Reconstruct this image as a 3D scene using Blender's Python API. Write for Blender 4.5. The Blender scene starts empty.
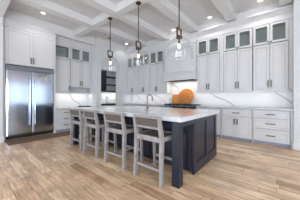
import bpy, bmesh, math, random
from mathutils import Vector, Matrix
random.seed(7)
S = bpy.context.scene
COL = S.collection
PI = math.pi

# ------------------------------------------------------------ camera
cd = bpy.data.cameras.new('camera')
cam = bpy.data.objects.new('camera', cd)
COL.objects.link(cam)
cd.sensor_width = 36.0
cd.lens = 156.32 / 300.0 * 36.0
cd.shift_y = -1.84 / 300.0
cd.clip_start = 0.05
cam.location = (0, 0, 1.1615)
cam.rotation_euler = (PI / 2, 0, math.radians(40.02))
S.camera = cam

# ------------------------------------------------------------ world, lights, exposure
S.view_settings.view_transform = 'Standard'
S.view_settings.look = 'None'
S.view_settings.gamma = 1.0
S.view_settings.use_curve_mapping = False
S.view_settings.exposure = 0.38
w = bpy.data.worlds.new('sky')
S.world = w
w.use_nodes = True
w.node_tree.nodes['Background'].inputs['Color'].default_value = (0.78, 0.88, 1.0, 1)
w.node_tree.nodes['Background'].inputs['Strength'].default_value = 1.6


def area(name, loc, rot, sx, sy, power, color=(1, 1, 1), spread=PI):
    l = bpy.data.lights.new(name, 'AREA')
    l.shape = 'RECTANGLE'
    l.size, l.size_y = sx, sy
    l.energy = power
    l.color = color
    l.spread = spread
    o = bpy.data.objects.new(name, l)
    COL.objects.link(o)
    o.location = loc
    o.rotation_euler = rot
    return o


# daylight through the windows of the living side (behind and beside the camera), plus two added fills
area('daylight_front', (1.1, -3.3, 1.15), (PI / 2, 0, 0), 5.2, 2.0, 118, (0.88, 0.935, 1.0))
area('fill_front_west', (-4.5, -3.3, 1.2), (PI / 2, 0, 0), 1.7, 2.0, 38, (0.84, 0.91, 1.0))  # added fill, brightens the refrigerator side and the floor there
area('daylight_side', (4.6, 2.4, 1.5), (PI / 2, 0, PI / 2), 5.4, 3.0, 30, (0.92, 0.96, 1.0))
area('fill_side_south', (3.8, -1.6, 1.2), (PI / 2, 0, PI / 2), 3.4, 2.0, 175, (0.80, 0.89, 1.0))  # added fill inside the room, lights the island end and fridge wall
# LED strips under the wall cabinets
for i, (x, L) in enumerate(((-1.22, 2.7), (-4.6, 2.2))):
    area('cabinet_strip_light', (x, 5.175, 1.364), (math.radians(18), 0, 0), L, 0.03, 2.1 if i == 0 else 2.6, (1.0, 0.97, 0.92))
area('cabinet_strip_light', (-6.17, 2.70, 1.364), (math.radians(18), 0, PI / 2), 1.36, 0.03, 2.8, (1.0, 0.98, 0.95))
area('hood_strip_light', (-2.82, 5.20, 1.795), (0, 0, 0), 0.9, 0.05, 5.0, (1.0, 0.88, 0.72))
area('pantry_fill_light', (-6.4, 4.4, 3.3), (0, 0, 0), 0.3, 0.3, 9, (1.0, 0.97, 0.93))  # added fill without a fixture, brightens the pantry
area('pantry_shelf_fill', (-6.86, 4.95, 1.485), (0, 0, PI / 2), 0.9, 0.03, 5.0, (1.0, 0.98, 0.95))  # added fill under the shelves, whitens the wall above the worktop


# ------------------------------------------------------------ materials
def mat(name, color, rough=0.5, metal=0.0, spec=0.5, var=0.0, scale=6.0, stretch=(1, 1, 1), bump=0.0):
    m = bpy.data.materials.new(name)
    m.use_nodes = True
    nt = m.node_tree
    b = nt.nodes['Principled BSDF']
    b.inputs['Base Color'].default_value = (*color, 1)
    b.inputs['Roughness'].default_value = rough
    b.inputs['Metallic'].default_value = metal
    b.inputs['Specular IOR Level'].default_value = spec
    if var or bump:
        tc = nt.nodes.new('ShaderNodeTexCoord')
        mp = nt.nodes.new('ShaderNodeMapping')
        mp.inputs['Scale'].default_value = stretch
        nz = nt.nodes.new('ShaderNodeTexNoise')
        nz.inputs['Scale'].default_value = scale
        nz.inputs['Detail'].default_value = 5
        nt.links.new(tc.outputs['Object'], mp.inputs['Vector'])
        nt.links.new(mp.outputs[0], nz.inputs['Vector'])
        if var:
            r = nt.nodes.new('ShaderNodeValToRGB')
            r.color_ramp.elements[0].position = 0.3
            r.color_ramp.elements[1].position = 0.7
            r.color_ramp.elements[0].color = (*[c * (1 - var) for c in color], 1)
            r.color_ramp.elements[1].color = (*[min(1, c * (1 + var)) for c in color], 1)
            nt.links.new(nz.outputs['Fac'], r.inputs['Fac'])
            nt.links.new(r.outputs[0], b.inputs['Base Color'])
        if bump:
            bp = nt.nodes.new('ShaderNodeBump')
            bp.inputs['Strength'].default_value = bump
            bp.inputs['Distance'].default_value = 0.005
            nt.links.new(nz.outputs['Fac'], bp.inputs['Height'])
            nt.links.new(bp.outputs[0], b.inputs['Normal'])
    return m


M = {}
M['paint'] = mat('cabinet_paint', (0.655, 0.66, 0.672), 0.42, var=0.01, scale=3)
M['trim'] = mat('trim_paint', (0.70, 0.70, 0.70), 0.5, var=0.01, scale=3)
M['wall'] = mat('wall_paint', (0.66, 0.68, 0.70), 0.75, var=0.012, scale=4)
M['ceil'] = mat('ceiling_paint', (0.66, 0.662, 0.668), 0.85, var=0.01, scale=4)
M['navy'] = mat('navy_paint', (0.008, 0.011, 0.024), 0.30, spec=0.5, var=0.05, scale=5)
M['pantry_navy'] = mat('pantry_navy_paint', (0.009, 0.012, 0.022), 0.5, var=0.05, scale=5)
M['black'] = mat('black_enamel', (0.015, 0.015, 0.018), 0.35, var=0.1, scale=9)
M['iron'] = mat('cast_iron', (0.02, 0.02, 0.022), 0.6, var=0.15, scale=30)
M['pull'] = mat('pewter_pull', (0.13, 0.115, 0.095), 0.4, metal=0.8, var=0.08, scale=40)
M['brass'] = mat('aged_brass', (0.115, 0.066, 0.03), 0.42, metal=0.9, var=0.15, scale=30)
M['nickel'] = mat('champagne_nickel', (0.19, 0.145, 0.105), 0.32, metal=0.9, var=0.06, scale=20)
M['greywood'] = mat('greywashed_wood', (0.27, 0.25, 0.245), 0.6, var=0.28, scale=9, stretch=(4, 4, 1), bump=0.15)
M['wicker'] = mat('woven_rope', (0.105, 0.09, 0.077), 0.8, var=0.3, scale=60, bump=0.4)
M['board'] = mat('board_wood', (0.53, 0.215, 0.05), 0.45, var=0.16, scale=5, stretch=(1.2, 6, 8))
M['round_board'] = mat('dark_board_wood', (0.40, 0.145, 0.028), 0.45, var=0.2, scale=5, stretch=(6, 1.2, 1.2))
M['rug'] = mat('woven_mat', (0.165, 0.10, 0.06), 0.95, var=0.35, scale=9, stretch=(1, 9, 1), bump=0.4)
M['shade_wood'] = mat('woven_wood_blind', (0.72, 0.36, 0.12), 0.7, var=0.3, scale=4, stretch=(1, 1, 14))
def woven_shade(m):
    nt = m.node_tree
    b = nt.nodes['Principled BSDF']
    src = b.inputs['Base Color'].links[0].from_socket
    tr = nt.nodes.new('ShaderNodeBsdfTranslucent')
    mx = nt.nodes.new('ShaderNodeMixShader')
    mx.inputs['Fac'].default_value = 0.6
    nt.links.new(src, tr.inputs['Color'])
    nt.links.new(b.outputs[0], mx.inputs[1])
    nt.links.new(tr.outputs[0], mx.inputs[2])
    nt.links.new(mx.outputs[0], nt.nodes['Material Output'].inputs['Surface'])


woven_shade(M['shade_wood'])
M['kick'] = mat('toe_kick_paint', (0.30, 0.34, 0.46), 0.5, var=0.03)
M['dark'] = mat('matte_black', (0.02, 0.02, 0.03), 0.6, var=0.05)  # plain near-black for the refrigerator body and hood filter
M['white_plastic'] = mat('white_plastic', (0.8, 0.8, 0.8), 0.4, var=0.01)


def glow(name, color, strength):
    m = bpy.data.materials.new(name)
    m.use_nodes = True
    nt = m.node_tree
    nt.nodes.remove(nt.nodes['Principled BSDF'])
    e = nt.nodes.new('ShaderNodeEmission')
    e.inputs['Color'].default_value = (*color, 1)
    e.inputs['Strength'].default_value = strength
    nt.links.new(e.outputs[0], nt.nodes['Material Output'].inputs['Surface'])
    return m


M['lamp'] = glow('downlight_glow', (1.0, 0.98, 0.94), 6)
M['bulb'] = glow('bulb_glow', (1.0, 0.80, 0.60), 11)


def steel():
    m = mat('brushed_steel', (0.47, 0.525, 0.61), 0.13, metal=1.0)
    nt = m.node_tree
    b = nt.nodes['Principled BSDF']
    tc = nt.nodes.new('ShaderNodeTexCoord')
    mp = nt.nodes.new('ShaderNodeMapping')
    mp.inputs['Scale'].default_value = (260, 1, 2.5)
    nz = nt.nodes.new('ShaderNodeTexNoise')
    nz.inputs['Scale'].default_value = 2
    wv = nt.nodes.new('ShaderNodeTexNoise')
    wv.inputs['Scale'].default_value = 1.6
    mx = nt.nodes.new('ShaderNodeMath')
    mx.operation = 'MULTIPLY_ADD'
    mx.inputs[1].default_value = 0.03
    bp = nt.nodes.new('ShaderNodeBump')
    bp.inputs['Strength'].default_value = 0.25
    bp.inputs['Distance'].default_value = 0.02
    nt.links.new(tc.outputs['Object'], mp.inputs['Vector'])
    nt.links.new(mp.outputs[0], nz.inputs['Vector'])
    nt.links.new(tc.outputs['Object'], wv.inputs['Vector'])
    nt.links.new(nz.outputs['Fac'], mx.inputs[0])
    mx.inputs[2].default_value = 0.0
    nt.links.new(mx.outputs[0], bp.inputs['Height'])
    nt.links.new(bp.outputs[0], b.inputs['Normal'])
    return m


M['steel'] = steel()


def glass(name, tint, refl, base=0.0):
    m = bpy.data.materials.new(name)
    m.use_nodes = True
    nt = m.node_tree
    nt.nodes.remove(nt.nodes['Principled BSDF'])
    t = nt.nodes.new('ShaderNodeBsdfTransparent')
    t.inputs['Color'].default_value = (*tint, 1)
    g = nt.nodes.new('ShaderNodeBsdfGlossy')
    g.inputs['Roughness'].default_value = 0.02
    g.inputs['Color'].default_value = (0.95, 0.97, 1, 1)
    lw = nt.nodes.new('ShaderNodeLayerWeight')
    lw.inputs['Blend'].default_value = refl
    ma = nt.nodes.new('ShaderNodeMath')
    ma.operation = 'ADD'
    ma.use_clamp = True
    ma.inputs[1].default_value = base
    ge = nt.nodes.new('ShaderNodeNewGeometry')
    inv = nt.nodes.new('ShaderNodeMath')
    inv.operation = 'SUBTRACT'
    inv.inputs[0].default_value = 1
    nt.links.new(ge.outputs['Backfacing'], inv.inputs[1])
    fr = nt.nodes.new('ShaderNodeMath')
    fr.operation = 'MULTIPLY'
    nt.links.new(lw.outputs['Fresnel'], ma.inputs[0])
    nt.links.new(ma.outputs[0], fr.inputs[0])
    nt.links.new(inv.outputs[0], fr.inputs[1])
    mx = nt.nodes.new('ShaderNodeMixShader')
    nt.links.new(fr.outputs[0], mx.inputs['Fac'])
    nt.links.new(t.outputs[0], mx.inputs[1])
    nt.links.new(g.outputs[0], mx.inputs[2])
    nt.links.new(mx.outputs[0], nt.nodes['Material Output'].inputs['Surface'])
    return m


M['glass'] = glass('clear_glass', (0.975, 0.98, 0.98), 0.38, 0.012)
M['pane'] = glass('cabinet_glass', (0.84, 0.87, 0.85), 0.25, 0.04)
M['window_glass'] = glass('window_glass', (0.95, 0.97, 1.0), 0.2)


def marble(name, base, vein, scale, amount, rough, vw=0.018):
    m = mat(name, base, rough)
    nt = m.node_tree
    b = nt.nodes['Principled BSDF']
    tc = nt.nodes.new('ShaderNodeTexCoord')
    mp = nt.nodes.new('ShaderNodeMapping')
    mp.inputs['Rotation'].default_value = (0.3, 0.7, 0.4)
    mp.inputs['Scale'].default_value = (0.55, 1, 1.5)
    nz = nt.nodes.new('ShaderNodeTexNoise')
    nz.inputs['Scale'].default_value = scale
    nz.inputs['Detail'].default_value = 3
    nz.inputs['Distortion'].default_value = 0.5
    nt.links.new(tc.outputs['Object'], mp.inputs['Vector'])
    nt.links.new(mp.outputs[0], nz.inputs['Vector'])
    r = nt.nodes.new('ShaderNodeValToRGB')
    e = r.color_ramp.elements
    e[0].position, e[0].color = 0.0, (*base, 1)
    e[1].position, e[1].color = 1.0, (*base, 1)
    for p, c in ((0.5 - vw, base), (0.5, [bb * (1 - amount) + vv * amount for bb, vv in zip(base, vein)]), (0.5 + vw, base)):
        el = e.new(p)
        el.color = (*c, 1)
    nt.links.new(nz.outputs['Fac'], r.inputs['Fac'])
    nt.links.new(r.outputs[0], b.inputs['Base Color'])
    return m


def splash():
    m = mat('veined_marble', (0.72, 0.72, 0.725), 0.25)
    nt = m.node_tree
    tc = nt.nodes.new('ShaderNodeTexCoord')
    mp = nt.nodes.new('ShaderNodeMapping')
    mp.inputs['Scale'].default_value = (1.0, 1.0, 1.35)
    wv = nt.nodes.new('ShaderNodeTexWave')
    wv.wave_type = 'BANDS'
    wv.bands_direction = 'DIAGONAL'
    wv.inputs['Scale'].default_value = 0.5
    wv.inputs['Distortion'].default_value = 4.5
    wv.inputs['Detail'].default_value = 3
    wv.inputs['Detail Scale'].default_value = 0.9
    wv.inputs['Detail Roughness'].default_value = 0.6
    r = nt.nodes.new('ShaderNodeValToRGB')
    e = r.color_ramp.elements
    e[0].position, e[0].color = 0.992, (0.72, 0.72, 0.725, 1)
    e[1].position, e[1].color = 1.0, (0.33, 0.33, 0.34, 1)
    nt.links.new(tc.outputs['Object'], mp.inputs['Vector'])
    nt.links.new(mp.outputs[0], wv.inputs['Vector'])
    nt.links.new(wv.outputs['Fac'], r.inputs['Fac'])
    nt.links.new(r.outputs[0], nt.nodes['Principled BSDF'].inputs['Base Color'])
    return m


M['marble'] = splash()
M['soft_marble'] = marble('veined_marble', (0.80, 0.80, 0.80), (0.34, 0.34, 0.36), 0.7, 0.62, 0.25, 0.02)
M['quartz'] = marble('white_quartz', (0.60, 0.615, 0.64), (0.42, 0.42, 0.44), 1.6, 0.5, 0.13)
M['worktop'] = marble('grey_quartz', (0.50, 0.52, 0.57), (0.3, 0.3, 0.34), 2.2, 0.6, 0.18)


def oak():
    m = mat('oak_planks', (0.4, 0.28, 0.18), 0.3)
    nt = m.node_tree
    N = nt.nodes.new
    L = nt.links.new
    b = nt.nodes['Principled BSDF']
    tc = N('ShaderNodeTexCoord')
    sp = N('ShaderNodeSeparateXYZ')
    L(tc.outputs['Object'], sp.inputs[0])

    def ma(op, a, bb=None):
        n = N('ShaderNodeMath')
        n.operation = op
        for i, v in enumerate((a, bb)):
            if v is None:
                continue
            if isinstance(v, (int, float)):
                n.inputs[i].default_value = v
            else:
                L(v, n.inputs[i])
        return n.outputs[0]
    W, LEN = 0.13, 0.95
    ry = ma('DIVIDE', sp.outputs['Y'], W)
    row = ma('FLOOR', ry)
    wn = N('ShaderNodeTexWhiteNoise')
    wn.noise_dimensions = '1D'
    L(row, wn.inputs['W'])
    xo = ma('ADD', ma('DIVIDE', sp.outputs['X'], LEN), ma('MULTIPLY', wn.outputs['Value'], 9.7))
    colm = ma('FLOOR', xo)
    cb = N('ShaderNodeCombineXYZ')
    L(row, cb.inputs[0])
    L(colm, cb.inputs[1])
    w2 = N('ShaderNodeTexWhiteNoise')
    w2.noise_dimensions = '2D'
    L(cb.outputs[0], w2.inputs['Vector'])
    rp = N('ShaderNodeValToRGB')
    e = rp.color_ramp.elements
    e[0].position, e[0].color = 0.0, (0.54, 0.335, 0.195, 1)
    e[1].position, e[1].color = 1.0, (0.96, 0.73, 0.50, 1)
    for p, c in ((0.15, (0.645, 0.43, 0.265)), (0.5, (0.76, 0.53, 0.34)), (0.82, (0.84, 0.605, 0.40))):
        el = e.new(p)
        el.color = (*c, 1)
    L(w2.outputs['Value'], rp.inputs['Fac'])
    # grain, shifted per plank
    mp = N('ShaderNodeVectorMath')
    mp.operation = 'MULTIPLY_ADD'
    mp.inputs[1].default_value = (2.4, 22, 1)
    L(tc.outputs['Object'], mp.inputs[0])
    L(w2.outputs['Color'], mp.inputs[2])
    nz = N('ShaderNodeTexNoise')
    nz.inputs['Scale'].default_value = 1.4
    nz.inputs['Detail'].default_value = 7
    nz.inputs['Roughness'].default_value = 0.65
    nz.inputs['Distortion'].default_value = 0.6
    L(mp.outputs[0], nz.inputs['Vector'])
    gr = N('ShaderNodeValToRGB')
    ge = gr.color_ramp.elements
    ge[0].position, ge[0].color = 0.30, (0.52, 0.49, 0.47, 1)
    ge[1].position, ge[1].color = 0.62, (1.12, 1.11, 1.1, 1)
    L(nz.outputs['Fac'], gr.inputs['Fac'])
    # broad worn patches
    n2 = N('ShaderNodeTexNoise')
    n2.inputs['Scale'].default_value = 1.9
    n2.inputs['Detail'].default_value = 4
    L(tc.outputs['Object'], n2.inputs['Vector'])
    g2 = N('ShaderNodeValToRGB')
    g2.color_ramp.elements[0].position, g2.color_ramp.elements[0].color = 0.35, (0.82, 0.815, 0.815, 1)
    g2.color_ramp.elements[1].position, g2.color_ramp.elements[1].color = 0.65, (1.13, 1.13, 1.13, 1)
    L(n2.outputs['Fac'], g2.inputs['Fac'])

    def mul(a, c):
        n = N('ShaderNodeMix')
        n.data_type = 'RGBA'
        n.blend_type = 'MULTIPLY'
        n.inputs['Factor'].default_value = 1
        L(a, n.inputs['A'])
        L(c, n.inputs['B'])
        return n.outputs['Result']
    c = mul(mul(rp.outputs[0], gr.outputs[0]), g2.outputs[0])
    # seams
    fy = ma('FRACT', ry)
    fx = ma('FRACT', xo)
    sy = ma('LESS_THAN', fy, 0.022)
    sx = ma('LESS_THAN', fx, 0.003)
    seam = ma('MAXIMUM', sy, sx)
    mx = N('ShaderNodeMix')
    mx.data_type = 'RGBA'
    L(seam, mx.inputs['Factor'])
    L(c, mx.inputs['A'])
    mx.inputs['B'].default_value = (0.13, 0.09, 0.06, 1)
    L(mx.outputs['Result'], b.inputs['Base Color'])
    bp = N('ShaderNodeBump')
    bp.inputs['Strength'].default_value = 0.12
    bp.inputs['Distance'].default_value = 0.004
    L(nz.outputs['Fac'], bp.inputs['Height'])
    L(bp.outputs[0], b.inputs['Normal'])
    return m


M['oak'] = oak()


# ------------------------------------------------------------ mesh helpers
def box(bm, x0, x1, y0, y1, z0, z1, bev=0.0):
    m = Matrix.Translation(((x0 + x1) / 2, (y0 + y1) / 2, (z0 + z1) / 2)) @ Matrix.Diagonal((abs(x1 - x0), abs(y1 - y0), abs(z1 - z0), 1))
    r = bmesh.ops.create_cube(bm, size=1, matrix=m)
    if bev:
        es = list({e for v in r['verts'] for e in v.link_edges})
        bmesh.ops.bevel(bm, geom=es, offset=bev, segments=2, affect='EDGES', profile=0.5)


def bar(bm, a, b, r, seg=10, r2=None):
    a, b = Vector(a), Vector(b)
    d = b - a
    q = Vector((0, 0, 1)).rotation_difference(d.normalized()).to_matrix().to_4x4()
    bmesh.ops.create_cone(bm, cap_ends=True, segments=seg, radius1=r, radius2=r if r2 is None else r2, depth=d.length,
                          matrix=Matrix.Translation((a + b) / 2) @ q)


def beam(bm, a, b, wx, wy, wx2=None, wy2=None):
    """a square-section bar from a to b; section wx by wy at a, wx2 by wy2 at b (mostly upright or lying)"""
    a, b = Vector(a), Vector(b)
    d = (b - a).normalized()
    if abs(d.z) > 0.5:
        u, v = Vector((1, 0, 0)), Vector((0, 1, 0))
    elif abs(d.x) > 0.5:
        u, v = Vector((0, 1, 0)), Vector((0, 0, 1))
    else:
        u, v = Vector((1, 0, 0)), Vector((0, 0, 1))
    wx2 = wx if wx2 is None else wx2
    wy2 = wy if wy2 is None else wy2
    vs = []
    for p, ww, hh in ((a, wx, wy), (b, wx2, wy2)):
        for sx, sy in ((-1, -1), (1, -1), (1, 1), (-1, 1)):
            vs.append(bm.verts.new(p + u * sx * ww / 2 + v * sy * hh / 2))
    f = [(0, 1, 2, 3), (7, 6, 5, 4)] + [(i, (i + 1) % 4 + 0, (i + 1) % 4 + 4, i + 4) for i in range(4)]
    fs = [bm.faces.new([vs[k] for k in q]) for q in f]
    bmesh.ops.recalc_face_normals(bm, faces=fs)


def tube(bm, pts, r, seg=10):
    pts = [Vector(p) for p in pts]
    rings = []
    for i, p in enumerate(pts):
        t = (pts[min(i + 1, len(pts) - 1)] - pts[max(i - 1, 0)]).normalized()
        u = t.orthogonal().normalized() if not rings else (pu - t * pu.dot(t)).normalized()
        pu = u
        v = t.cross(u)
        rings.append([bm.verts.new(p + (u * math.cos(2 * PI * k / seg) + v * math.sin(2 * PI * k / seg)) * r) for k in range(seg)])
    for a, b in zip(rings, rings[1:]):
        for k in range(seg):
            bm.faces.new((a[k], a[(k + 1) % seg], b[(k + 1) % seg], b[k]))
    bm.faces.new(rings[0][::-1])
    bm.faces.new(rings[-1])


def lathe(bm, prof, seg=32, c=(0, 0, 0), close=False):
    rings = []
    for r, z in prof:
        rings.append([bm.verts.new((c[0] + r * math.cos(2 * PI * k / seg), c[1] + r * math.sin(2 * PI * k / seg), c[2] + z)) for k in range(seg)])
    pairs = list(zip(rings, rings[1:])) + ([(rings[-1], rings[0])] if close else [])
    fs = []
    for a, b in pairs:
        for k in range(seg):
            fs.append(bm.faces.new((a[k], a[(k + 1) % seg], b[(k + 1) % seg], b[k])))
    if not close:
        for rg in (rings[0], rings[-1]):
            fs.append(bm.faces.new(rg))
    bmesh.ops.recalc_face_normals(bm, faces=fs)


def obj(name, bm, m, parent=None, smooth=False):
    me = bpy.data.meshes.new(name)
    bm.to_mesh(me)
    bm.free()
    me.materials.append(m)
    if smooth:
        for p in me.polygons:
            p.use_smooth = True
    o = bpy.data.objects.new(name, me)
    COL.objects.link(o)
    if parent:
        o.parent = parent
    return o


def B(*boxes, bev=0.0):
    bm = bmesh.new()
    for b in boxes:
        box(bm, *b, bev)
    return bm


def tag(o, label, cat, group=None):
    o['label'] = label
    o['category'] = cat
    if group:
        o['group'] = group
    return o


def thing(name, label, cat, loc=(0, 0, 0), rz=0.0, group=None):
    o = bpy.data.objects.new(name, None)
    COL.objects.link(o)
    o.empty_display_size = 0.1
    o.location = loc
    o.rotation_euler = (0, 0, rz)
    return tag(o, label, cat, group)


def struct(name, bm, m, smooth=False):
    o = obj(name, bm, m, None, smooth)
    o['kind'] = 'structure'
    return o


def dup(root, loc, rz, label, group=None):
    r = root.copy()
    COL.objects.link(r)
    r.location = loc
    r.rotation_euler = (0, 0, rz)
    r['label'] = label
    if group:
        r['group'] = group
    for ch in list(root.children):
        c = ch.copy()
        COL.objects.link(c)
        c.parent = r
        for g in list(ch.children):
            d = g.copy()
            COL.objects.link(d)
            d.parent = c
    return r


# ------------------------------------------------------------ setting
CZ, BZ = 3.62, 3.42          # ceiling, underside of its beams
WY = 5.47                    # range wall
struct('floor', B((-7.3, 4.0, -3.6, 5.6, -0.06, 0.0)), M['oak'])
struct('ceiling', B((-7.3, 4.0, -3.6, 5.6, CZ, CZ + 0.1)), M['ceil'])
struct('wall_back', B((-7.3, 0.335, WY, WY + 0.12, 0, CZ)), M['wall'])
struct('wall_stub', B((0.215, 4.0, 4.79, WY, 0, CZ)), M['wall'])
struct('wall_left', B((-6.62, -6.47, 0.66, 3.44, 0, CZ)), M['wall'])
struct('wall_left_end', B((-6.62, -5.60, -3.6, 0.66, 0, CZ)), M['wall'])
struct('wall_return', B((-7.3, -5.75, 3.44, 3.56, 0, CZ)), M['wall'])
# wall with the pantry opening
struct('wall_pantry', B((-5.87, -5.75, 3.5605, 3.66, 0, CZ), (-5.87, -5.75, 4.54, WY - 0.001, 0, CZ), (-5.87, -5.75, 3.66, 4.54, 2.40, CZ)), M['wall'])
struct('wall_pantry_back', B((-7.3, -7.12, 3.5605, WY - 0.001, 0, CZ)), M['wall'])
struct('door_1', B((-5.88, -5.735, 3.585, 3.668, 0, 2.40), (-5.88, -5.735, 4.532, 4.605, 0, 2.40), (-5.88, -5.73, 3.575, 4.615, 2.375, 2.46)), M['trim'])
# living side: walls with windows, behind and beside the camera
wx = [(-5.2, -3.6), (-3.3, -1.7), (-1.4, 0.2), (0.5, 2.1)]
bm = B((-5.6, 4.0, -3.75, -3.6, 0, 0.35), (-5.6, 4.0, -3.75, -3.6, 2.95, CZ))
prev = -5.6
for a, b in wx:
    box(bm, prev, a, -3.75, -3.6, 0.35, 2.95)
    prev = b
box(bm, prev, 4.0, -3.75, -3.6, 0.35, 2.95)
struct('wall_front', bm, M['wall'])
wy = [(-2.6, -1.0), (0.2, 1.7), (1.85, 3.2), (3.3, 4.65)]
bm = B((4.0, 4.15, -3.6, 4.79, 0, 0.6), (4.0, 4.15, -3.6, 4.79, 3.0, CZ))
prev = -3.6
for a, b in wy:
    box(bm, 4.0, 4.15, prev, a, 0.6, 3.0)
    prev = b
box(bm, 4.0, 4.15, prev, 4.79, 0.6, 3.0)
struct('wall_right', bm, M['wall'])
k = 1
for a, b in wx:
    f = struct('window_%d' % k, B((a, a + 0.06, -3.72, -3.62, 0.35, 2.95), (b - 0.06, b, -3.72, -3.62, 0.35, 2.95), (a, b, -3.72, -3.62, 0.35, 0.41), (a, b, -3.72, -3.62, 2.89, 2.95), ((a + b) / 2 - 0.02, (a + b) / 2 + 0.02, -3.70, -3.64, 0.4, 2.9)), M['trim'])
    obj('pane', B((a + 0.05, b - 0.05, -3.675, -3.668, 0.40, 2.90)), M['window_glass'], f)
    k += 1
for a, b in wy:
    f = struct('window_%d' % k, B((4.02, 4.12, a, a + 0.06, 0.6, 3.0), (4.02, 4.12, b - 0.06, b, 0.6, 3.0), (4.02, 4.12, a, b, 0.6, 0.66), (4.02, 4.12, a, b, 2.94, 3.0), (4.04, 4.1, a, b, 1.55, 1.6)), M['trim'])
    obj('pane', B((4.066, 4.074, a + 0.05, b - 0.05, 0.65, 2.95)), M['window_glass'], f)
    obj('blind', B(*[(3.97, 3.974, a - 0.05, b + 0.05, 2.28 + 0.12 * i, 2.36 + 0.12 * i) for i in range(6)]), M['shade_wood'], f)  # unseen slats, added for orange bands in the refrigerator's reflection
    k += 1

# ceiling: header, coffer beams, soffits and crown mouldings
struct('ceiling_header', B((-5.6, 4.0, 0.36, 0.66, 3.30, CZ)), M['trim'])
struct('ceiling_beam_cross', B((-5.75, 4.0, 2.57, 2.77, BZ, CZ)), M['trim'])
for i, xr in enumerate((-4.48, -3.33, -2.17, -1.0, 0.2, 1.4)):
    struct('ceiling_beam_%d' % (i + 1), B((xr - 0.24, xr, 0.661, 2.569, BZ + 0.001, CZ), (xr - 0.24, xr, 2.771, 5.13, BZ + 0.001, CZ)), M['trim'])
struct('ceiling_soffit_back', B((-5.75, 0.214, 5.13, WY, 3.38, CZ)), M['trim'])
struct('ceiling_soffit_left', B((-6.46, -5.78, 0.661, 3.43, 3.32, CZ)), M['trim'])


def crown(name, p0, p1, inward, z0, z1, out, m):
    """crown moulding between p0 and p1 (xy) whose profile steps outward with height"""
    p0, p1, n = Vector((*p0, 0)), Vector((*p1, 0)), Vector((*inward, 0))
    h = z1 - z0
    prof = [(0, 0), (0.15 * out, 0), (0.2 * out, 0.22 * h), (0.45 * out, 0.5 * h), (0.85 * out, 0.8 * h), (out, 0.84 * h), (out, h), (0, h)]
    bm = bmesh.new()
    r = [[bm.verts.new(p + n * a + Vector((0, 0, z0 + b))) for a, b in prof] for p in (p0, p1)]
    k = len(prof)
    fs = [bm.faces.new((r[0][i], r[0][(i + 1) % k], r[1][(i + 1) % k], r[1][i])) for i in range(k)]
    fs += [bm.faces.new(r[0]), bm.faces.new(r[1])]
    bmesh.ops.recalc_face_normals(bm, faces=fs)
    return struct(name, bm, m)


# frieze boards and crowns above the wall cabinets
struct('trim_1', B((-5.748, 0.213, 5.115, 5.13, 3.115, 3.38), (-5.748, 0.213, 5.13, WY, 3.115, 3.379)), M['paint'])
crown('trim_2', (-5.748, 5.115), (0.213, 5.115), (0, -1), 3.27, 3.385, 0.12, M['paint'])
struct('trim_3', B((-6.46, -5.795, 0.661, 1.982, 3.145, 3.319)), M['paint'])
crown('trim_4', (-5.795, 0.661), (-5.795, 1.982), (1, 0), 3.20, 3.325, 0.07, M['paint'])
struct('trim_5', B((-6.46, -6.10, 1.983, 3.43, 3.115, 3.319)), M['paint'])
crown('trim_6', (-6.10, 1.983), (-6.10, 3.43), (1, 0), 3.17, 3.32, 0.10, M['paint'])
crown('trim_7', (-5.75, 3.45), (-5.75, 5.13), (1, 0), 3.50, CZ, 0.10, M['trim'])
# baseboards
struct('baseboard_stub', B((0.21, 4.0, 4.77, 4.79, 0, 0.17), (0.198, 0.214, 4.772, 4.90, 0, 0.17), bev=0.003), M['trim'])
struct('baseboard_left', B((-5.60, -5.58, -3.6, 0.66, 0, 0.17), (-5.79, -5.58, 0.66, 0.678, 0, 0.17), bev=0.003), M['trim'])
struct('baseboard_pantry', B((-5.75, -5.733, 4.62, 4.83, 0, 0.16), (-5.75, -5.733, 3.45, 3.575, 0, 0.16)), M['trim'])


# ------------------------------------------------------------ cabinets
def shaker(bm, x0, x1, z0, z1, y, rail=0.058, t=0.02, hole=False, dep=0.011):
    """a framed door or drawer front whose outer face is at y, thickness t behind it"""
    box(bm, x0, x0 + rail, y, y + t, z0, z1, 0.002)
    box(bm, x1 - rail, x1, y, y + t, z0, z1, 0.002)
    box(bm, x0 + rail, x1 - rail, y, y + t, z0, z0 + rail, 0.002)
    box(bm, x0 + rail, x1 - rail, y, y + t, z1 - rail, z1, 0.002)
    if not hole:
        q = 0.009 if dep < 0.02 else 0.012                                   # quirk groove round the recessed panel
        box(bm, x0 + rail + q, x1 - rail - q, y + dep, y + t, z0 + rail + q, z1 - rail - q, 0.002)
        box(bm, x0 + 0.004, x1 - 0.004, y + t - 0.001, y + t + 0.003, z0 + 0.004, z1 - 0.004)


def pull_v(x, z0, z1, y, parent, r=0.0105):
    bm = bmesh.new()
    box(bm, x - r, x + r, y - 0.038, y - 0.024, z0, z1, 0.003)
    for z in (z0 + 0.02, z1 - 0.02):
        box(bm, x - r * 0.8, x + r * 0.8, y - 0.026, y, z - 0.007, z + 0.007)
    return obj('handle', bm, M['pull'], parent)


def pull_h(x0, x1, z, y, parent, r=0.0105, m=None):
    bm = bmesh.new()
    box(bm, x0, x1, y - 0.038, y - 0.024, z - r, z + r, 0.003)
    for x in (x0 + 0.02, x1 - 0.02):
        box(bm, x - 0.007, x + 0.007, y - 0.026, y, z - r * 0.8, z + r * 0.8)
    return obj('handle', bm, m or M['pull'], parent)


def door(root, x0, x1, z0, z1, hx=None, hz=None, y=-0.02, m=None):
    bm = bmesh.new()
    shaker(bm, x0, x1, z0, z1, y)
    d = obj('door', bm, m or M['paint'], root)
    if hx is not None:
        pull_v(hx, hz[0], hz[1], y, d)
    return d


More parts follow.
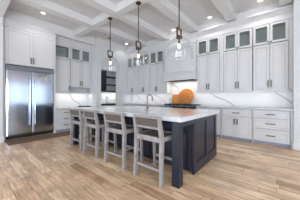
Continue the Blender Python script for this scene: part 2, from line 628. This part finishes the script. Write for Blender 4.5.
def glass_door(root, x0, x1, z0, z1, kx, y=-0.02):
    bm = bmesh.new()
    shaker(bm, x0, x1, z0, z1, y, rail=0.052, hole=True)
    d = obj('glass_door', bm, M['paint'], root)
    obj('pane', B((x0 + 0.05, x1 - 0.05, y + 0.008, y + 0.013, z0 + 0.05, z1 - 0.05)), M['pane'], d)
    bm = bmesh.new()
    lathe(bm, [(0.006, 0), (0.006, 0.012), (0.016, 0.018), (0.016, 0.03), (0.009, 0.034)], 14)
    bmesh.ops.rotate(bm, verts=bm.verts, cent=(0, 0, 0), matrix=Matrix.Rotation(PI / 2, 3, 'X'))
    bmesh.ops.translate(bm, verts=bm.verts, vec=(kx, y, z0 + 0.03))
    obj('knob', bm, M['brass'], d)
    return d


def drawer(root, x0, x1, z0, z1, hw=0.20, y=-0.02, hm=None, hz=None):
    bm = bmesh.new()
    shaker(bm, x0, x1, z0, z1, y, rail=0.045)
    d = obj('drawer', bm, M['paint'], root)
    xm = (x0 + x1) / 2
    pull_h(xm - hw / 2, xm + hw / 2, hz or (z0 + z1) / 2, y, d, m=hm)
    return d


def upper(name, label, loc, rz, W, D, z0=1.37, z1=3.112, split=2.585, single=False, group=None, low=None):
    t = thing(name, label, 'cabinet', loc, rz, group)
    low = low or z0 + 0.028
    th = 0.018
    zt = z1
    # carcass: closed below, open-fronted glass compartment above
    bm = B((0, W, 0.03, D, low - 0.02, split), (0, th, 0, D, split, zt), (W - th, W, 0, D, split, zt), (th, W - th, D - 0.01, D, split, zt), (th, W - th, 0, D, zt - th, zt))
    if low > z0 + 0.05:
        box(bm, 0, th, 0, D, z0, low - 0.02)
        box(bm, W - th, W, 0, D, z0, low - 0.02)
        box(bm, th, W - th, D - 0.01, D, z0, low - 0.02)
        box(bm, th, W - th, 0, D - 0.01, z0, z0 + 0.02)
    obj('carcass', bm, M['paint'], t)
    obj('light_rail', B((0, W, -0.018, 0.0, z0 - 0.034, z0 + (0.024 if low < z0 + 0.05 else 0.0))), M['paint'], t)
    g = 0.010
    dz = (low, split - 0.012)
    hz = (low + 0.05, low + 0.05 + 0.185)
    gz = (split + 0.012, zt - 0.008)
    if single:
        door(t, 0.01, W - 0.01, *dz, W - 0.045, hz)
        glass_door(t, 0.01, W - 0.01, *gz, W - 0.04)
    else:
        door(t, 0.008, W / 2 - g / 2, *dz, W / 2 - 0.032, hz)
        door(t, W / 2 + g / 2, W - 0.008, *dz, W / 2 + 0.032, hz)
        glass_door(t, 0.008, W / 2 - g / 2, *gz, W / 2 - 0.028)
        glass_door(t, W / 2 + g / 2, W - 0.008, *gz, W / 2 + 0.028)
    return t


UY = 5.14                    # carcass front of the wall cabinets; doors stand 20 mm proud
UD = WY - UY - 0.012
ug = 'glass-topped wall cabinets on the range wall'
u0 = upper('wall_cabinet', 'white glass-topped wall cabinet at the outer end, next to the wall stub', (-0.598, UY, 0), 0, 0.74, UD, group=ug)
for x, lab in ((-1.352, 'white glass-topped wall cabinet in the middle of the three between hood and wall stub'),
               (-2.206, 'white glass-topped wall cabinet beside the hood, on its wall stub side'),
               (-4.32, 'white glass-topped wall cabinet beside the hood, on its pantry side'),
               (-5.03, 'white glass-topped wall cabinet second from the hood, behind the middle pendant'),
               (-5.742, 'white glass-topped wall cabinet in the far corner against the pantry wall')):
    c = dup(u0, (x, UY, 0), 0, lab, ug)
    if x < -4.4:
        c.scale = (0.708 / 0.74, 1, 1)
struct('trim_8', B((-1.463, -1.355, UY - 0.015, WY - 0.012, 1.37, 3.112)), M['paint'])
struct('trim_9', B((0.145, 0.213, UY - 0.012, WY - 0.012, 1.37, 3.112)), M['paint'])
struct('trim_10', B((-3.578, -3.43, UY - 0.012, WY - 0.012, 1.37, 3.112)), M['paint'])

BY = 4.885                   # base carcass front
BD = WY - BY - 0.012


def base(name, label, x, W, rows, group=None, rz=0.0, y=BY, D=BD, H=0.868):
    t = thing(name, label, 'cabinet', (x, y, 0), rz, group)
    obj('carcass', B((0, W, 0.03, D, 0.07, H)), M['paint'], t)
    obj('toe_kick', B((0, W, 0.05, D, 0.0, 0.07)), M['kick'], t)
    for r in rows:
        if r[0] == 'drawer':
            drawer(t, 0.013, W - 0.013, r[1], r[2], 0.19)
        else:
            door(t, 0.008, W / 2 - 0.005, r[1], r[2], W / 2 - 0.034, (r[2] - 0.21, r[2] - 0.045))
            door(t, W / 2 + 0.005, W - 0.008, r[1], r[2], W / 2 + 0.034, (r[2] - 0.21, r[2] - 0.045))
    return t


bg = 'base cabinets on the range wall'
base('drawer_cabinet', 'white base cabinet with three wide drawers next to the wall stub', -0.572, 0.735, (('drawer', 0.667, 0.848), ('drawer', 0.400, 0.651), ('drawer', 0.080, 0.384)), bg)
b0 = base('base_cabinet', 'white base cabinet with two doors under one drawer, beside the three-drawer unit', -1.335, 0.745, (('drawer', 0.657, 0.848), ('door', 0.080, 0.640)), bg)
base('drawer_cabinet', 'white base cabinet with drawers half hidden behind the island end', -2.12, 0.755, (('drawer', 0.667, 0.848), ('drawer', 0.400, 0.651), ('drawer', 0.080, 0.384)), bg)
dup(b0, (-4.22, BY, 0), 0, 'white base cabinet beside the rangetop, behind the island faucet', bg)
dup(b0, (-4.985, BY, 0), 0, 'white base cabinet in the row behind the island, second from the pantry corner', bg)
dup(b0, (-5.742, BY, 0), 0, 'white base cabinet in the far corner beside the pantry opening', bg)
struct('trim_11', B((-1.362, -1.338, BY - 0.012, WY - 0.012, 0.0, 0.868)), M['paint'])
struct('trim_12', B((-0.588, -0.574, BY - 0.012, WY - 0.012, 0.0, 0.868)), M['paint'])
struct('trim_13', B((0.165, 0.2135, BY - 0.022, WY - 0.012, 0.0, 0.868)), M['paint'])

tag(obj('countertop', B((-2.118, 0.2125, 4.835, WY - 0.012, 0.870, 0.912), bev=0.004), M['worktop']), 'grey veined stone countertop over the drawers between rangetop and wall stub', 'countertop')
tag(obj('countertop', B((-5.747, -3.438, 4.835, WY - 0.012, 0.870, 0.912), bev=0.004), M['worktop']), 'grey stone countertop running from the rangetop to the pantry corner', 'countertop')
tag(obj('backsplash', B((-5.747, 0.2125, WY - 0.011, WY - 0.001, 0.80, 1.80)), M['marble']), 'white marble backsplash with grey veins along the range wall', 'backsplash')

# rangetop
t = thing('range_cooker', 'black-topped steel range set into the counter below the hood', 'stove', (-2.78, 4.82, 0))
obj('body', B((-0.655, 0.655, 0.03, WY - 4.82 - 0.013, 0.10, 0.80), (-0.655, 0.655, 0.08, 0.60, 0.0, 0.10)), M['steel'], t)
obj('control_panel', B((-0.655, 0.655, -0.005, 0.05, 0.80, 0.895), bev=0.006), M['steel'], t)
obj('cooktop', B((-0.655, 0.655, 0.05, WY - 4.82 - 0.013, 0.80, 0.915), bev=0.003), M['black'], t)
for i in range(6):
    bm = bmesh.new()
    lathe(bm, [(0.022, 0), (0.026, 0.012), (0.022, 0.032), (0.016, 0.035)], 14)
    bmesh.ops.rotate(bm, verts=bm.verts, cent=(0, 0, 0), matrix=Matrix.Rotation(PI / 2, 3, 'X'))
    bmesh.ops.translate(bm, verts=bm.verts, vec=(-0.5 + i * 0.2, -0.005, 0.848))
    obj('knob', bm, M['black'], t, True)
for gx in (-0.43, 0.0, 0.43):
    bm = bmesh.new()
    for i in range(3):
        box(bm, gx - 0.2 + i * 0.195, gx - 0.19 + i * 0.195, 0.08, 0.48, 0.916, 0.945)
    for j in range(4):
        box(bm, gx - 0.2, gx + 0.2, 0.08 + j * 0.13, 0.09 + j * 0.13, 0.926, 0.943)
    obj('grate', bm, M['iron'], t)
    for by in (0.17, 0.38):
        bm = bmesh.new()
        lathe(bm, [(0.05, 0), (0.05, 0.008), (0.03, 0.012)], 16, (gx - 0.1, by, 0.914))
        obj('burner', bm, M['iron'], t)

# range hood
HX0, HX1 = -3.425, -2.212
HY = 4.86
t = thing('range_hood', 'white panelled range hood between the wall cabinets over the rangetop', 'range hood', ((HX0 + HX1) / 2, HY, 0))
hw = (HX1 - HX0) / 2
hd = WY - HY - 0.013
bm = B((-hw, -hw + 0.03, 0.0225, hd, 1.80, 2.069), (hw - 0.03, hw, 0.0225, hd, 1.80, 2.069), (-hw + 0.03, hw - 0.03, 0.024, 0.05, 1.80, 2.069))
shaker(bm, -hw, -0.006, 1.80, 2.069, -0.014, 0.055, 0.035, dep=0.024)
shaker(bm, 0.006, hw, 1.80, 2.069, -0.014, 0.055, 0.035, dep=0.024)
obj('canopy', bm, M['paint'], t)
bm = B((-hw - 0.004, hw + 0.004, -0.045, hd - 0.2, 2.07, 2.105), bev=0.008)
obj('ledge', bm, M['paint'], t)
bm = B((-hw + 0.005, hw - 0.005, 0.125, hd, 2.106, 3.10), (-hw, hw, 0.10, 0.2, 3.03, 3.11))
obj('chimney_box', bm, M['paint'], t)
for s in (0, 1):
    bm = bmesh.new()
    shaker(bm, (-hw + 0.012, 0.006)[s], (-0.006, hw - 0.012)[s], 2.115, 3.015, 0.086, 0.06, 0.035, dep=0.024)
    obj('panel', bm, M['paint'], t)
obj('filter_insert', B((-hw + 0.05, hw - 0.05, 0.06, hd - 0.03, 1.81, 1.84), (-hw + 0.2, hw - 0.2, 0.1, hd - 0.08, 1.80, 1.81)), M['dark'], t)

# cutting boards on the back of the rangetop
bz = 0.948


def round_board():
    bm = bmesh.new()
    lathe(bm, [(0.25, -0.016), (0.256, -0.010), (0.264, -0.010), (0.27, -0.016), (0.285, -0.016), (0.295, -0.010), (0.295, 0.010), (0.285, 0.016)], 48)
    bmesh.ops.rotate(bm, verts=bm.verts, cent=(0, 0, 0), matrix=Matrix.Rotation(PI / 2, 3, 'X'))
    bmesh.ops.translate(bm, verts=bm.verts, vec=(0, 0, 0.295))
    return bm


o = tag(obj('round_board', round_board(), M['round_board']), 'large round wooden cutting board leaning over the rectangular board on the range', 'cutting board')
o.location = (-2.705, 5.235, bz)
o.rotation_euler = (math.radians(-12), 0, 0)
bm = B((-0.24, 0.24, -0.012, 0.012, 0, 0.37), bev=0.006)
o = tag(obj('rectangular_board', bm, M['board']), 'rectangular wooden cutting board standing behind the round board under the hood', 'cutting board')
o.location = (-3.13, 5.36, bz)
o.rotation_euler = (math.radians(-10), 0, 0)
bm = bmesh.new()
bar(bm, (-0.035, 0, 0), (-0.03, 0, 0.2), 0.006)
bar(bm, (0.035, 0, 0), (0.03, 0, 0.2), 0.006)
bar(bm, (-0.032, 0, 0.2), (0.032, 0, 0.2), 0.006)
bar(bm, (-0.035, 0, 0.006), (0.035, 0, 0.006), 0.006)
o = tag(obj('board_stand', bm, M['brass']), 'small dark wire stand beside the rectangular cutting board', 'stand')
o.location = (-3.39, 5.30, bz)

# ------------------------------------------------------------ fridge wall (fronts face +X, local x runs along world Y)
R90 = PI / 2
FX = -5.80


def on_left(name, label, cat, y, x=FX, group=None):
    return thing(name, label, cat, (x, y, 0), R90, group)


t = on_left('fridge_surround', 'tall white cabinet framing the steel refrigerator with two doors above it', 'cabinet', 0.682)
W = 1.30
obj('side_panel', B((0, 0.05, 0, 0.65, 0, 3.14)), M['paint'], t)
obj('side_panel', B((W - 0.05, W, 0, 0.65, 0, 3.14)), M['paint'], t)
obj('carcass', B((0.05, W - 0.05, 0.0, 0.65, 2.12, 3.14)), M['paint'], t)
door(t, 0.045, W / 2 - 0.003, 2.145, 3.115, W / 2 - 0.03, (2.19, 2.37))
door(t, W / 2 + 0.003, W - 0.045, 2.145, 3.115, W / 2 + 0.03, (2.19, 2.37))

t = on_left('refrigerator', 'large stainless steel two-door refrigerator between white panels', 'refrigerator', 0.742)
FW = 1.18
obj('body', B((0, FW, 0.03, 0.64, 0.09, 2.095)), M['dark'], t)
obj('kick_plate', B((0.0, FW, 0.06, 0.1, 0.0, 0.09)), M['black'], t)


def steel_front(x0, x1, z0, z1, crown_=0.018, t_=0.05):
    """steel panel, slightly bowed across its width"""
    bm = bmesh.new()
    n = 14
    rows = []
    for i in range(n + 1):
        u = i / n
        x = x0 + (x1 - x0) * u
        d = -crown_ * (1 - (2 * u - 1) ** 2) - 0.006 * min(1, min(u, 1 - u) * 14)
        rows.append([bm.verts.new((x, d, z0)), bm.verts.new((x, d, z1)), bm.verts.new((x, t_, z1)), bm.verts.new((x, t_, z0))])
    fs = []
    for a, b in zip(rows, rows[1:]):
        for k_ in range(4):
            fs.append(bm.faces.new((a[k_], a[(k_ + 1) % 4], b[(k_ + 1) % 4], b[k_])))
    fs += [bm.faces.new(rows[0]), bm.faces.new(rows[-1])]
    bmesh.ops.recalc_face_normals(bm, faces=fs)
    return bm


for s in (0, 1):
    x0, x1 = ((0.004, FW / 2 - 0.003), (FW / 2 + 0.003, FW - 0.004))[s]
    d = obj('door', steel_front(x0, x1, 0.10, 1.955, 0.0015), M['steel'], t)
    hx = (FW / 2 - 0.062, FW / 2 + 0.062)[s]
    bm = bmesh.new()
    bar(bm, (hx, -0.075, 0.36), (hx, -0.075, 1.80), 0.016, 14)
    for z in (0.44, 1.72):
        bar(bm, (hx, -0.075, z), (hx, -0.005, z), 0.011)
    obj('handle', bm, M['steel'], d, False)
bm = bmesh.new()
n = 10
rows = []
for i in range(n + 1):                          # curved grille panel over the doors
    a = i / n
    y = -0.012 - 0.03 * math.sin(a * PI * 0.5)
    rows.append([bm.verts.new((x, y, 1.965 + 0.12 * (1 - a))) for x in (0.004, FW - 0.004)] + [bm.verts.new((x, 0.05, 1.965 + 0.12 * (1 - a))) for x in (FW - 0.004, 0.004)])
fs = []
for a, b in zip(rows, rows[1:]):
    for k_ in range(4):
        fs.append(bm.faces.new((a[k_], a[(k_ + 1) % 4], b[(k_ + 1) % 4], b[k_])))
fs += [bm.faces.new(rows[0]), bm.faces.new(rows[-1])]
bmesh.ops.recalc_face_normals(bm, faces=fs)
obj('top_grille', bm, M['steel'], t, False)

# alcove beyond the fridge
AX = -6.12
ag = 'wall cabinets in the alcove beside the refrigerator'
upper('wall_cabinet', 'white wall cabinet with one glass door, in the alcove next to the refrigerator', (AX, 1.99, 0), R90, 0.60, 0.335, z1=3.112, split=2.60, single=True, group=ag)
upper('wall_cabinet', 'white wall cabinet with two doors above an open shelf, by the pantry wall', (AX, 2.60, 0), R90, 0.80, 0.335, z1=3.112, split=2.60, low=1.60, group=ag)
struct('trim_14', B((AX - 0.33, AX - 0.01, 3.402, 3.438, 1.37, 3.112)), M['paint'])
tag(obj('backsplash', B((-6.469, -6.459, 1.99, 3.439, 0.76, 1.368)), M['marble']), 'white marble backsplash in the alcove beside the refrigerator', 'backsplash')
t = on_left('drawer_cabinet', 'white base cabinet with three small drawers beside the refrigerator', 'cabinet', 1.99, -5.84)
obj('carcass', B((0, 0.60, 0, 0.61, 0.07, 0.773)), M['paint'], t)
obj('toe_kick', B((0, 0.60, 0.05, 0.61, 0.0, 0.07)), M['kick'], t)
for z0, z1, hz in ((0.555, 0.76, 0.662), (0.34, 0.54, 0.447), (0.085, 0.325, 0.225)):
    drawer(t, 0.08, 0.59, z0, z1, 0.17, hz=hz)
t = on_left('drawer_cabinet', 'white base cabinet with wide drawers under a slim dark bar, by the pantry wall', 'cabinet', 2.595, -5.84)
obj('carcass', B((0, 0.84, 0, 0.61, 0.07, 0.773)), M['paint'], t)
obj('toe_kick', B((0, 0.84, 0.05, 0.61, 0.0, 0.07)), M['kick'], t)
drawer(t, 0.01, 0.83, 0.55, 0.76, 0.3)
drawer(t, 0.01, 0.83, 0.325, 0.535, 0.3)
drawer(t, 0.01, 0.83, 0.085, 0.31, 0.3)
tag(obj('countertop', B((-6.458, -5.80, 1.99, 3.436, 0.775, 0.815), bev=0.004), M['worktop']), 'short pale stone countertop in the alcove beside the refrigerator', 'countertop')
tray = B((-6.02, -5.86, 2.84, 3.30, 0.817, 0.829), (-6.02, -6.01, 2.84, 3.30, 0.829, 0.852), (-5.87, -5.86, 2.84, 3.30, 0.829, 0.852), (-6.01, -5.87, 2.84, 2.85, 0.829, 0.852), (-6.01, -5.87, 3.29, 3.30, 0.829, 0.852))  # tray form made up for an unidentified dark bar at counter level
tag(obj('tray', tray, M['iron']), 'slim dark bar, shaped as a tray, lying on the alcove countertop near the pantry wall', 'tray')

# pantry seen through the opening
t = thing('pantry_shelving', 'dark navy open shelving seen through the pantry opening', 'shelf', (-6.8, 4.46, 0))
obj('upright', B((-0.30, 0.0, -0.86, 0.0, 1.49, 2.75)), M['pantry_navy'], t)
obj('upright', B((-0.30, 0.0, 0.0, 0.20, 1.49, 2.75)), M['pantry_navy'], t)
for z in (1.49, 1.83, 2.24, 2.62):
    obj('shelf', B((-0.30, 0.0, 0.205, 0.985, z, z + 0.05)), M['pantry_navy'], t)
t = thing('pantry_counter', 'white pantry base cabinets with a dark worktop, through the opening', 'cabinet', (-6.8, 3.6, 0))
obj('carcass', B((-0.30, 0.03, 0.0, 1.85, 0.0, 0.80)), M['paint'], t)
obj('worktop', B((-0.30, 0.07, -0.02, 1.85, 0.80, 0.87), bev=0.004), M['pantry_navy'], t)
t = thing('pantry_faucet', 'small dark faucet on the pantry worktop', 'faucet', (-6.95, 4.74, 0.871))
bm = bmesh.new()
tube(bm, [(0, 0, 0), (0, 0, 0.28)] + [(0.09 - 0.09 * math.cos(a * PI / 8), 0, 0.28 + 0.09 * math.sin(a * PI / 8)) for a in range(1, 9)] + [(0.18, 0, 0.22)], 0.013)
obj('spout', bm, M['pull'], t, True)
bm = bmesh.new()
bar(bm, (0, 0.1, 0), (0, 0.1, 0.07), 0.014)
bar(bm, (0, 0.1, 0.07), (0.06, 0.1, 0.09), 0.008)
obj('handle', bm, M['pull'], t)

# ------------------------------------------------------------ island
IX0, IX1, IY0, IY1 = -4.06, -0.955, 1.745, 3.36
t = thing('kitchen_island', 'navy blue kitchen island with panelled ends and square corner posts', 'kitchen island', (-2.5, 2.55, 0))
ox, oy = -2.5, 2.55


def ib(x0, x1, y0, y1, z0, z1):
    return (x0 - ox, x1 - ox, y0 - oy, y1 - oy, z0, z1)


obj('cabinet_body', B(ib(-3.93, -1.045, 2.27, 3.305, 0.02, 0.855)), M['navy'], t)
# apron round the knee space
obj('apron', B(ib(-3.93, -1.01, 1.79, 1.82, 0.78, 0.855), ib(-1.04, -1.01, 1.82, 2.24, 0.78, 0.855), ib(-3.93, -3.90, 1.82, 2.24, 0.78, 0.855)), M['navy'], t)
for x in (-1.055, -3.975):
    obj('corner_post', B(ib(x - 0.055, x + 0.055, 1.765, 1.875, 0.0, 0.855), bev=0.004), M['navy'], t)


def end_panel(x_out, sgn):
    bm = bmesh.new()
    xi = x_out - sgn * 0.035
    ys = (2.24, 2.33, 2.745, 2.835, 3.23, 3.315)
    X0, X1 = sorted((xi, x_out))
    for a, b in ((0, 1), (2, 3), (4, 5)):
        box(bm, *ib(X0, X1, ys[a], ys[b], 0.0, 0.855), 0.002)
    for a, b in ((1, 2), (3, 4)):
        box(bm, *ib(X0, X1, ys[a], ys[b], 0.0, 0.16), 0.002)
        box(bm, *ib(X0, X1, ys[a], ys[b], 0.78, 0.855), 0.002)
        box(bm, *ib(*sorted((xi, x_out - sgn * 0.016)), ys[a], ys[b], 0.16, 0.78))
    return bm


obj('end_panel', end_panel(-1.01, 1), M['navy'], t)
obj('end_panel', end_panel(-3.965, -1), M['navy'], t)
bm = bmesh.new()
for i in range(4):
    xa = -3.93 + i * 0.721
    shaker(bm, *(xa + 0.01 - ox, xa + 0.711 - ox), 0.05, 0.85, 2.25 - oy, 0.08, 0.02)
obj('back_panel', bm, M['navy'], t)
tag(obj('countertop', B((IX0, IX1, IY0, IY1, 0.856, 0.918), bev=0.005), M['quartz']), 'long white quartz worktop on the navy island', 'countertop')

t = thing('faucet', 'tall gooseneck pull-down faucet standing on the island worktop', 'faucet', (-2.42, 2.78, 0.919))
fd = Vector((0.62, 0.78, 0)).normalized()
bm = bmesh.new()
pts = [(0, 0, 0.0), (0, 0, 0.1), (0, 0, 0.265)]
for i in range(1, 11):
    a = i / 10 * PI
    p = fd * (0.06 - 0.06 * math.cos(a))
    pts.append((p.x, p.y, 0.265 + 0.06 * math.sin(a)))
tube(bm, pts, 0.0135, 12)
obj('spout', bm, M['nickel'], t, True)
bm = bmesh.new()
p = fd * 0.12
bar(bm, (p.x, p.y, 0.2655), (p.x * 1.06, p.y * 1.06, 0.18), 0.015, 12, 0.02)
obj('spray_head', bm, M['nickel'], t)
bm = bmesh.new()
lathe(bm, [(0.028, 0), (0.028, 0.012), (0.02, 0.03), (0.02, 0.09), (0.015, 0.1)], 18)
obj('base', bm, M['nickel'], t, False)
bm = bmesh.new()
bar(bm, (-0.01, -0.01, 0.07), (-0.075, 0.02, 0.085), 0.01)
obj('handle', bm, M['nickel'], t)


# ------------------------------------------------------------ counter stools
def make_stool(label):
    t = thing('counter_stool', label, 'stool', (0, 0, 0), 0, 'counter stools along the island')
    g = M['greywood']
    hw, d = 0.235, 0.43
    # rear legs carry on up as back posts (rear = camera side, -y)
    for s in (-1, 1):
        bm = bmesh.new()
        beam(bm, (s * (hw + 0.008), -0.015, 0), (s * hw, 0.01, 0.62), 0.040, 0.045, 0.048, 0.055)
        beam(bm, (s * hw, 0.01, 0.62), (s * (hw - 0.002), -0.045, 0.925), 0.048, 0.055, 0.042, 0.034)
        obj('rear_leg', bm, g, t)
        bm = bmesh.new()
        beam(bm, (s * (hw - 0.004), d + 0.01, 0), (s * (hw - 0.004), d - 0.01, 0.62), 0.038, 0.04, 0.046, 0.048)
        obj('front_leg', bm, g, t)
    bm = B((-hw, hw, -0.012, 0.022, 0.565, 0.635), (-hw, hw, d - 0.03, d + 0.005, 0.565, 0.635),
           (-hw - 0.018, -hw + 0.018, 0.02, d - 0.02, 0.575, 0.635), (hw - 0.018, hw + 0.018, 0.02, d - 0.02, 0.575, 0.635))
    obj('seat_frame', bm, g, t)
    bm = bmesh.new()
    nx, ny = 30, 26
    gv = []
    for i in range(nx + 1):
        r_ = []
        for j in range(ny + 1):
            x = -hw + 0.026 + (2 * hw - 0.052) * i / nx
            y = 0.028 + (d - 0.06) * j / ny
            z = 0.628 - 0.018 * (1 - (2 * i / nx - 1) ** 2) + 0.005 * ((i // 2 + j // 2) % 2)
            r_.append(bm.verts.new((x, y, z)))
        gv.append(r_)
    for i in range(nx):
        for j in range(ny):
            bm.faces.new((gv[i][j], gv[i + 1][j], gv[i + 1][j + 1], gv[i][j + 1]))
    ex = bmesh.ops.extrude_face_region(bm, geom=bm.faces[:])
    bmesh.ops.translate(bm, verts=[v for v in ex['geom'] if isinstance(v, bmesh.types.BMVert)], vec=(0, 0, -0.018))
    bmesh.ops.recalc_face_normals(bm, faces=bm.faces[:])
    obj('seat', bm, M['wicker'], t)
    # back: two rails and the woven panel between them, following the lean of the posts
    def yb(z):
        return 0.01 - 0.055 * (z - 0.62) / 0.305
    for z, h, nm in ((0.902, 0.028, 'top_rail'), (0.757, 0.030, 'lower_rail')):
        bm = bmesh.new()
        beam(bm, (-hw + 0.02, yb(z), z), (hw - 0.02, yb(z), z), 0.036, h)
        obj(nm, bm, g, t)
    bm = bmesh.new()
    nx, nz = 34, 12
    gv = []
    for i in range(nx + 1):
        r_ = []
        for j in range(nz + 1):
            z = 0.770 + 0.122 * j / nz
            x = -hw + 0.024 + (2 * hw - 0.048) * i / nx
            r_.append(bm.verts.new((x, yb(z) - 0.002 - 0.005 * ((i // 2 + j // 2) % 2), z)))
        gv.append(r_)
    for i in range(nx):
        for j in range(nz):
            bm.faces.new((gv[i][j], gv[i + 1][j], gv[i + 1][j + 1], gv[i][j + 1]))
    ex = bmesh.ops.extrude_face_region(bm, geom=bm.faces[:])
    bmesh.ops.translate(bm, verts=[v for v in ex['geom'] if isinstance(v, bmesh.types.BMVert)], vec=(0, 0.018, 0))
    bmesh.ops.recalc_face_normals(bm, faces=bm.faces[:])
    obj('backrest', bm, M['wicker'], t)
    bm = bmesh.new()
    beam(bm, (-hw, -0.006, 0.20), (hw, -0.006, 0.20), 0.024, 0.034)
    obj('stretcher', bm, g, t)
    bm = bmesh.new()
    beam(bm, (-hw, d + 0.006, 0.20), (hw, d + 0.006, 0.20), 0.026, 0.038)
    obj('footrest', bm, g, t)
    bm = bmesh.new()
    beam(bm, (0, 0.005, 0.20), (0, d - 0.005, 0.20), 0.026, 0.03)
    obj('stretcher', bm, g, t)
    return t


sy = 1.675
st = make_stool('greywashed counter stool with woven back, beside the island corner post and nearest of four')
st.location = (-1.445, sy, 0)
st.rotation_euler = (0, 0, math.radians(-1))
dup(st, (-2.20, sy, 0), math.radians(1.5), 'greywashed woven-back counter stool, second from the near island post')
dup(st, (-2.985, sy, 0), math.radians(-1), 'greywashed woven-back counter stool, third from the near island post')
dup(st, (-3.63, sy, 0), math.radians(1), 'greywashed woven-back counter stool at the end of the row by the refrigerator')


# ------------------------------------------------------------ pendants
def make_pendant(label):
    t = thing('pendant_light', label, 'pendant lamp', (0, 0, 0), 0, 'pendants over the island')
    top = BZ - 0.002
    bm = bmesh.new()
    lathe(bm, [(0.065, 0), (0.068, -0.012), (0.055, -0.024), (0.012, -0.03)], 24, (0, 0, top))
    obj('canopy', bm, M['brass'], t)
    bm = bmesh.new()
    bar(bm, (0, 0, 2.485), (0, 0, top - 0.028), 0.0105, 12)
    bar(bm, (0, 0, 2.93), (0, 0, 2.96), 0.0145, 12)
    obj('rod', bm, M['brass'], t)
    bm = B((-0.085, 0.085, -0.014, 0.014, 2.482, 2.50), (-0.085, -0.066, -0.014, 0.014, 2.358, 2.482), (0.066, 0.085, -0.014, 0.014, 2.358, 2.482), (-0.085, 0.085, -0.014, 0.014, 2.345, 2.365), bev=0.003)
    obj('bracket', bm, M['brass'], t)
    bm = bmesh.new()
    lathe(bm, [(0.012, 0.0), (0.06, 0.0), (0.066, -0.012), (0.066, -0.03), (0.03, -0.04), (0.012, -0.045)], 24, (0, 0, 2.344))
    obj('cap', bm, M['brass'], t)
    bm = bmesh.new()
    lathe(bm, [(0.012, 2.30), (0.012, 2.262), (0.019, 2.259), (0.019, 2.205), (0.014, 2.20)], 16)
    obj('socket', bm, M['brass'], t)
    bm = bmesh.new()
    lathe(bm, [(0.012, 2.199), (0.014, 2.187), (0.021, 2.166), (0.023, 2.148), (0.018, 2.130), (0.008, 2.121)], 20)
    obj('bulb', bm, M['bulb'], t, True)
    prof = [(0.060, 2.314), (0.085, 2.311), (0.125, 2.297), (0.165, 2.268), (0.198, 2.226), (0.223, 2.172), (0.242, 2.105), (0.254, 2.03), (0.259, 1.97), (0.260, 1.93)]
    inner = [(r - 0.004, z - (0.004 if i < 4 else 0)) for i, (r, z) in enumerate(prof)]
    bm = bmesh.new()
    lathe(bm, prof + inner[::-1], 48, close=True)
    obj('glass_shade', bm, M['glass'], t, True)
    return t


p0 = make_pendant('clear glass dome pendant with brass bracket, at the pantry end of the island')
p0.location = (-3.70, 2.66, 0)
p0.rotation_euler = (0, 0, PI / 2)
p1 = dup(p0, (-2.59, 2.66, 0), PI / 2, 'clear glass dome pendant with brass bracket, middle of the three over the island')
p2 = dup(p0, (-1.503, 2.66, 0), PI / 2, 'clear glass dome pendant with brass bracket, in front of the range hood')

# ------------------------------------------------------------ recessed lights and ceiling sensors
dl = None
for (x, y), lab in zip(((-5.25, 1.47), (-5.35, 4.72), (-4.62, 4.85), (-2.97, 4.85), (-1.66, 4.80), (-0.40, 4.79)),
                       ('round recessed ceiling light over the refrigerator side of the coffers',
                        'round recessed ceiling light in the far corner by the pantry wall',
                        'round recessed ceiling light second along the range wall from the pantry corner',
                        'round recessed ceiling light above the range hood',
                        'round recessed ceiling light in the coffer next beyond the hood, towards the wall stub',
                        'round recessed ceiling light nearest the wall stub')):
    if dl is None:
        dl = thing('recessed_light', lab, 'ceiling light', (x, y, CZ), 0, 'recessed ceiling lights')
        bm = bmesh.new()
        lathe(bm, [(0.05, -0.001), (0.076, -0.001), (0.074, -0.008), (0.052, -0.010)], 28, close=True)
        obj('trim_ring', bm, M['white_plastic'], dl)
        bm = bmesh.new()
        lathe(bm, [(0.052, -0.002), (0.052, -0.007), (0.03, -0.009)], 28)
        obj('lens', bm, M['lamp'], dl)
    else:
        dup(dl, (x, y, CZ), 0, lab, 'recessed ceiling lights')
    l = bpy.data.lights.new('recessed_spot', 'SPOT')
    l.energy = 6 if x == -5.35 else 12
    l.spot_size = math.radians(150)
    l.spot_blend = 0.6
    l.shadow_soft_size = 0.05
    l.color = (1.0, 0.95, 0.88)
    o = bpy.data.objects.new('recessed_spot', l)
    COL.objects.link(o)
    o.location = (x, y, CZ - 0.03)
for x, y, lab in ((-5.10, 3.46, 'small dark round ceiling sensor near the refrigerator alcove'), (-5.38, 3.83, 'small dark round ceiling sensor near the pantry opening')):
    bm = bmesh.new()
    lathe(bm, [(0.045, 0), (0.045, -0.012), (0.03, -0.03), (0.012, -0.035)], 20, (x, y, CZ - 0.001))
    tag(obj('ceiling_sensor', bm, M['iron']), lab, 'sensor', 'ceiling sensors')

# ------------------------------------------------------------ mat and outlet
bm = bmesh.new()
n = 60
for i in range(n):
    y0 = 0.70 + i * (1.80 / n)
    box(bm, -5.72, -5.09, y0, y0 + 1.80 / n * 0.92, 0.001, 0.010 + 0.002 * (i % 2))
tag(obj('floor_mat', bm, M['rug']), 'long brown woven floor mat in front of the refrigerator', 'mat')
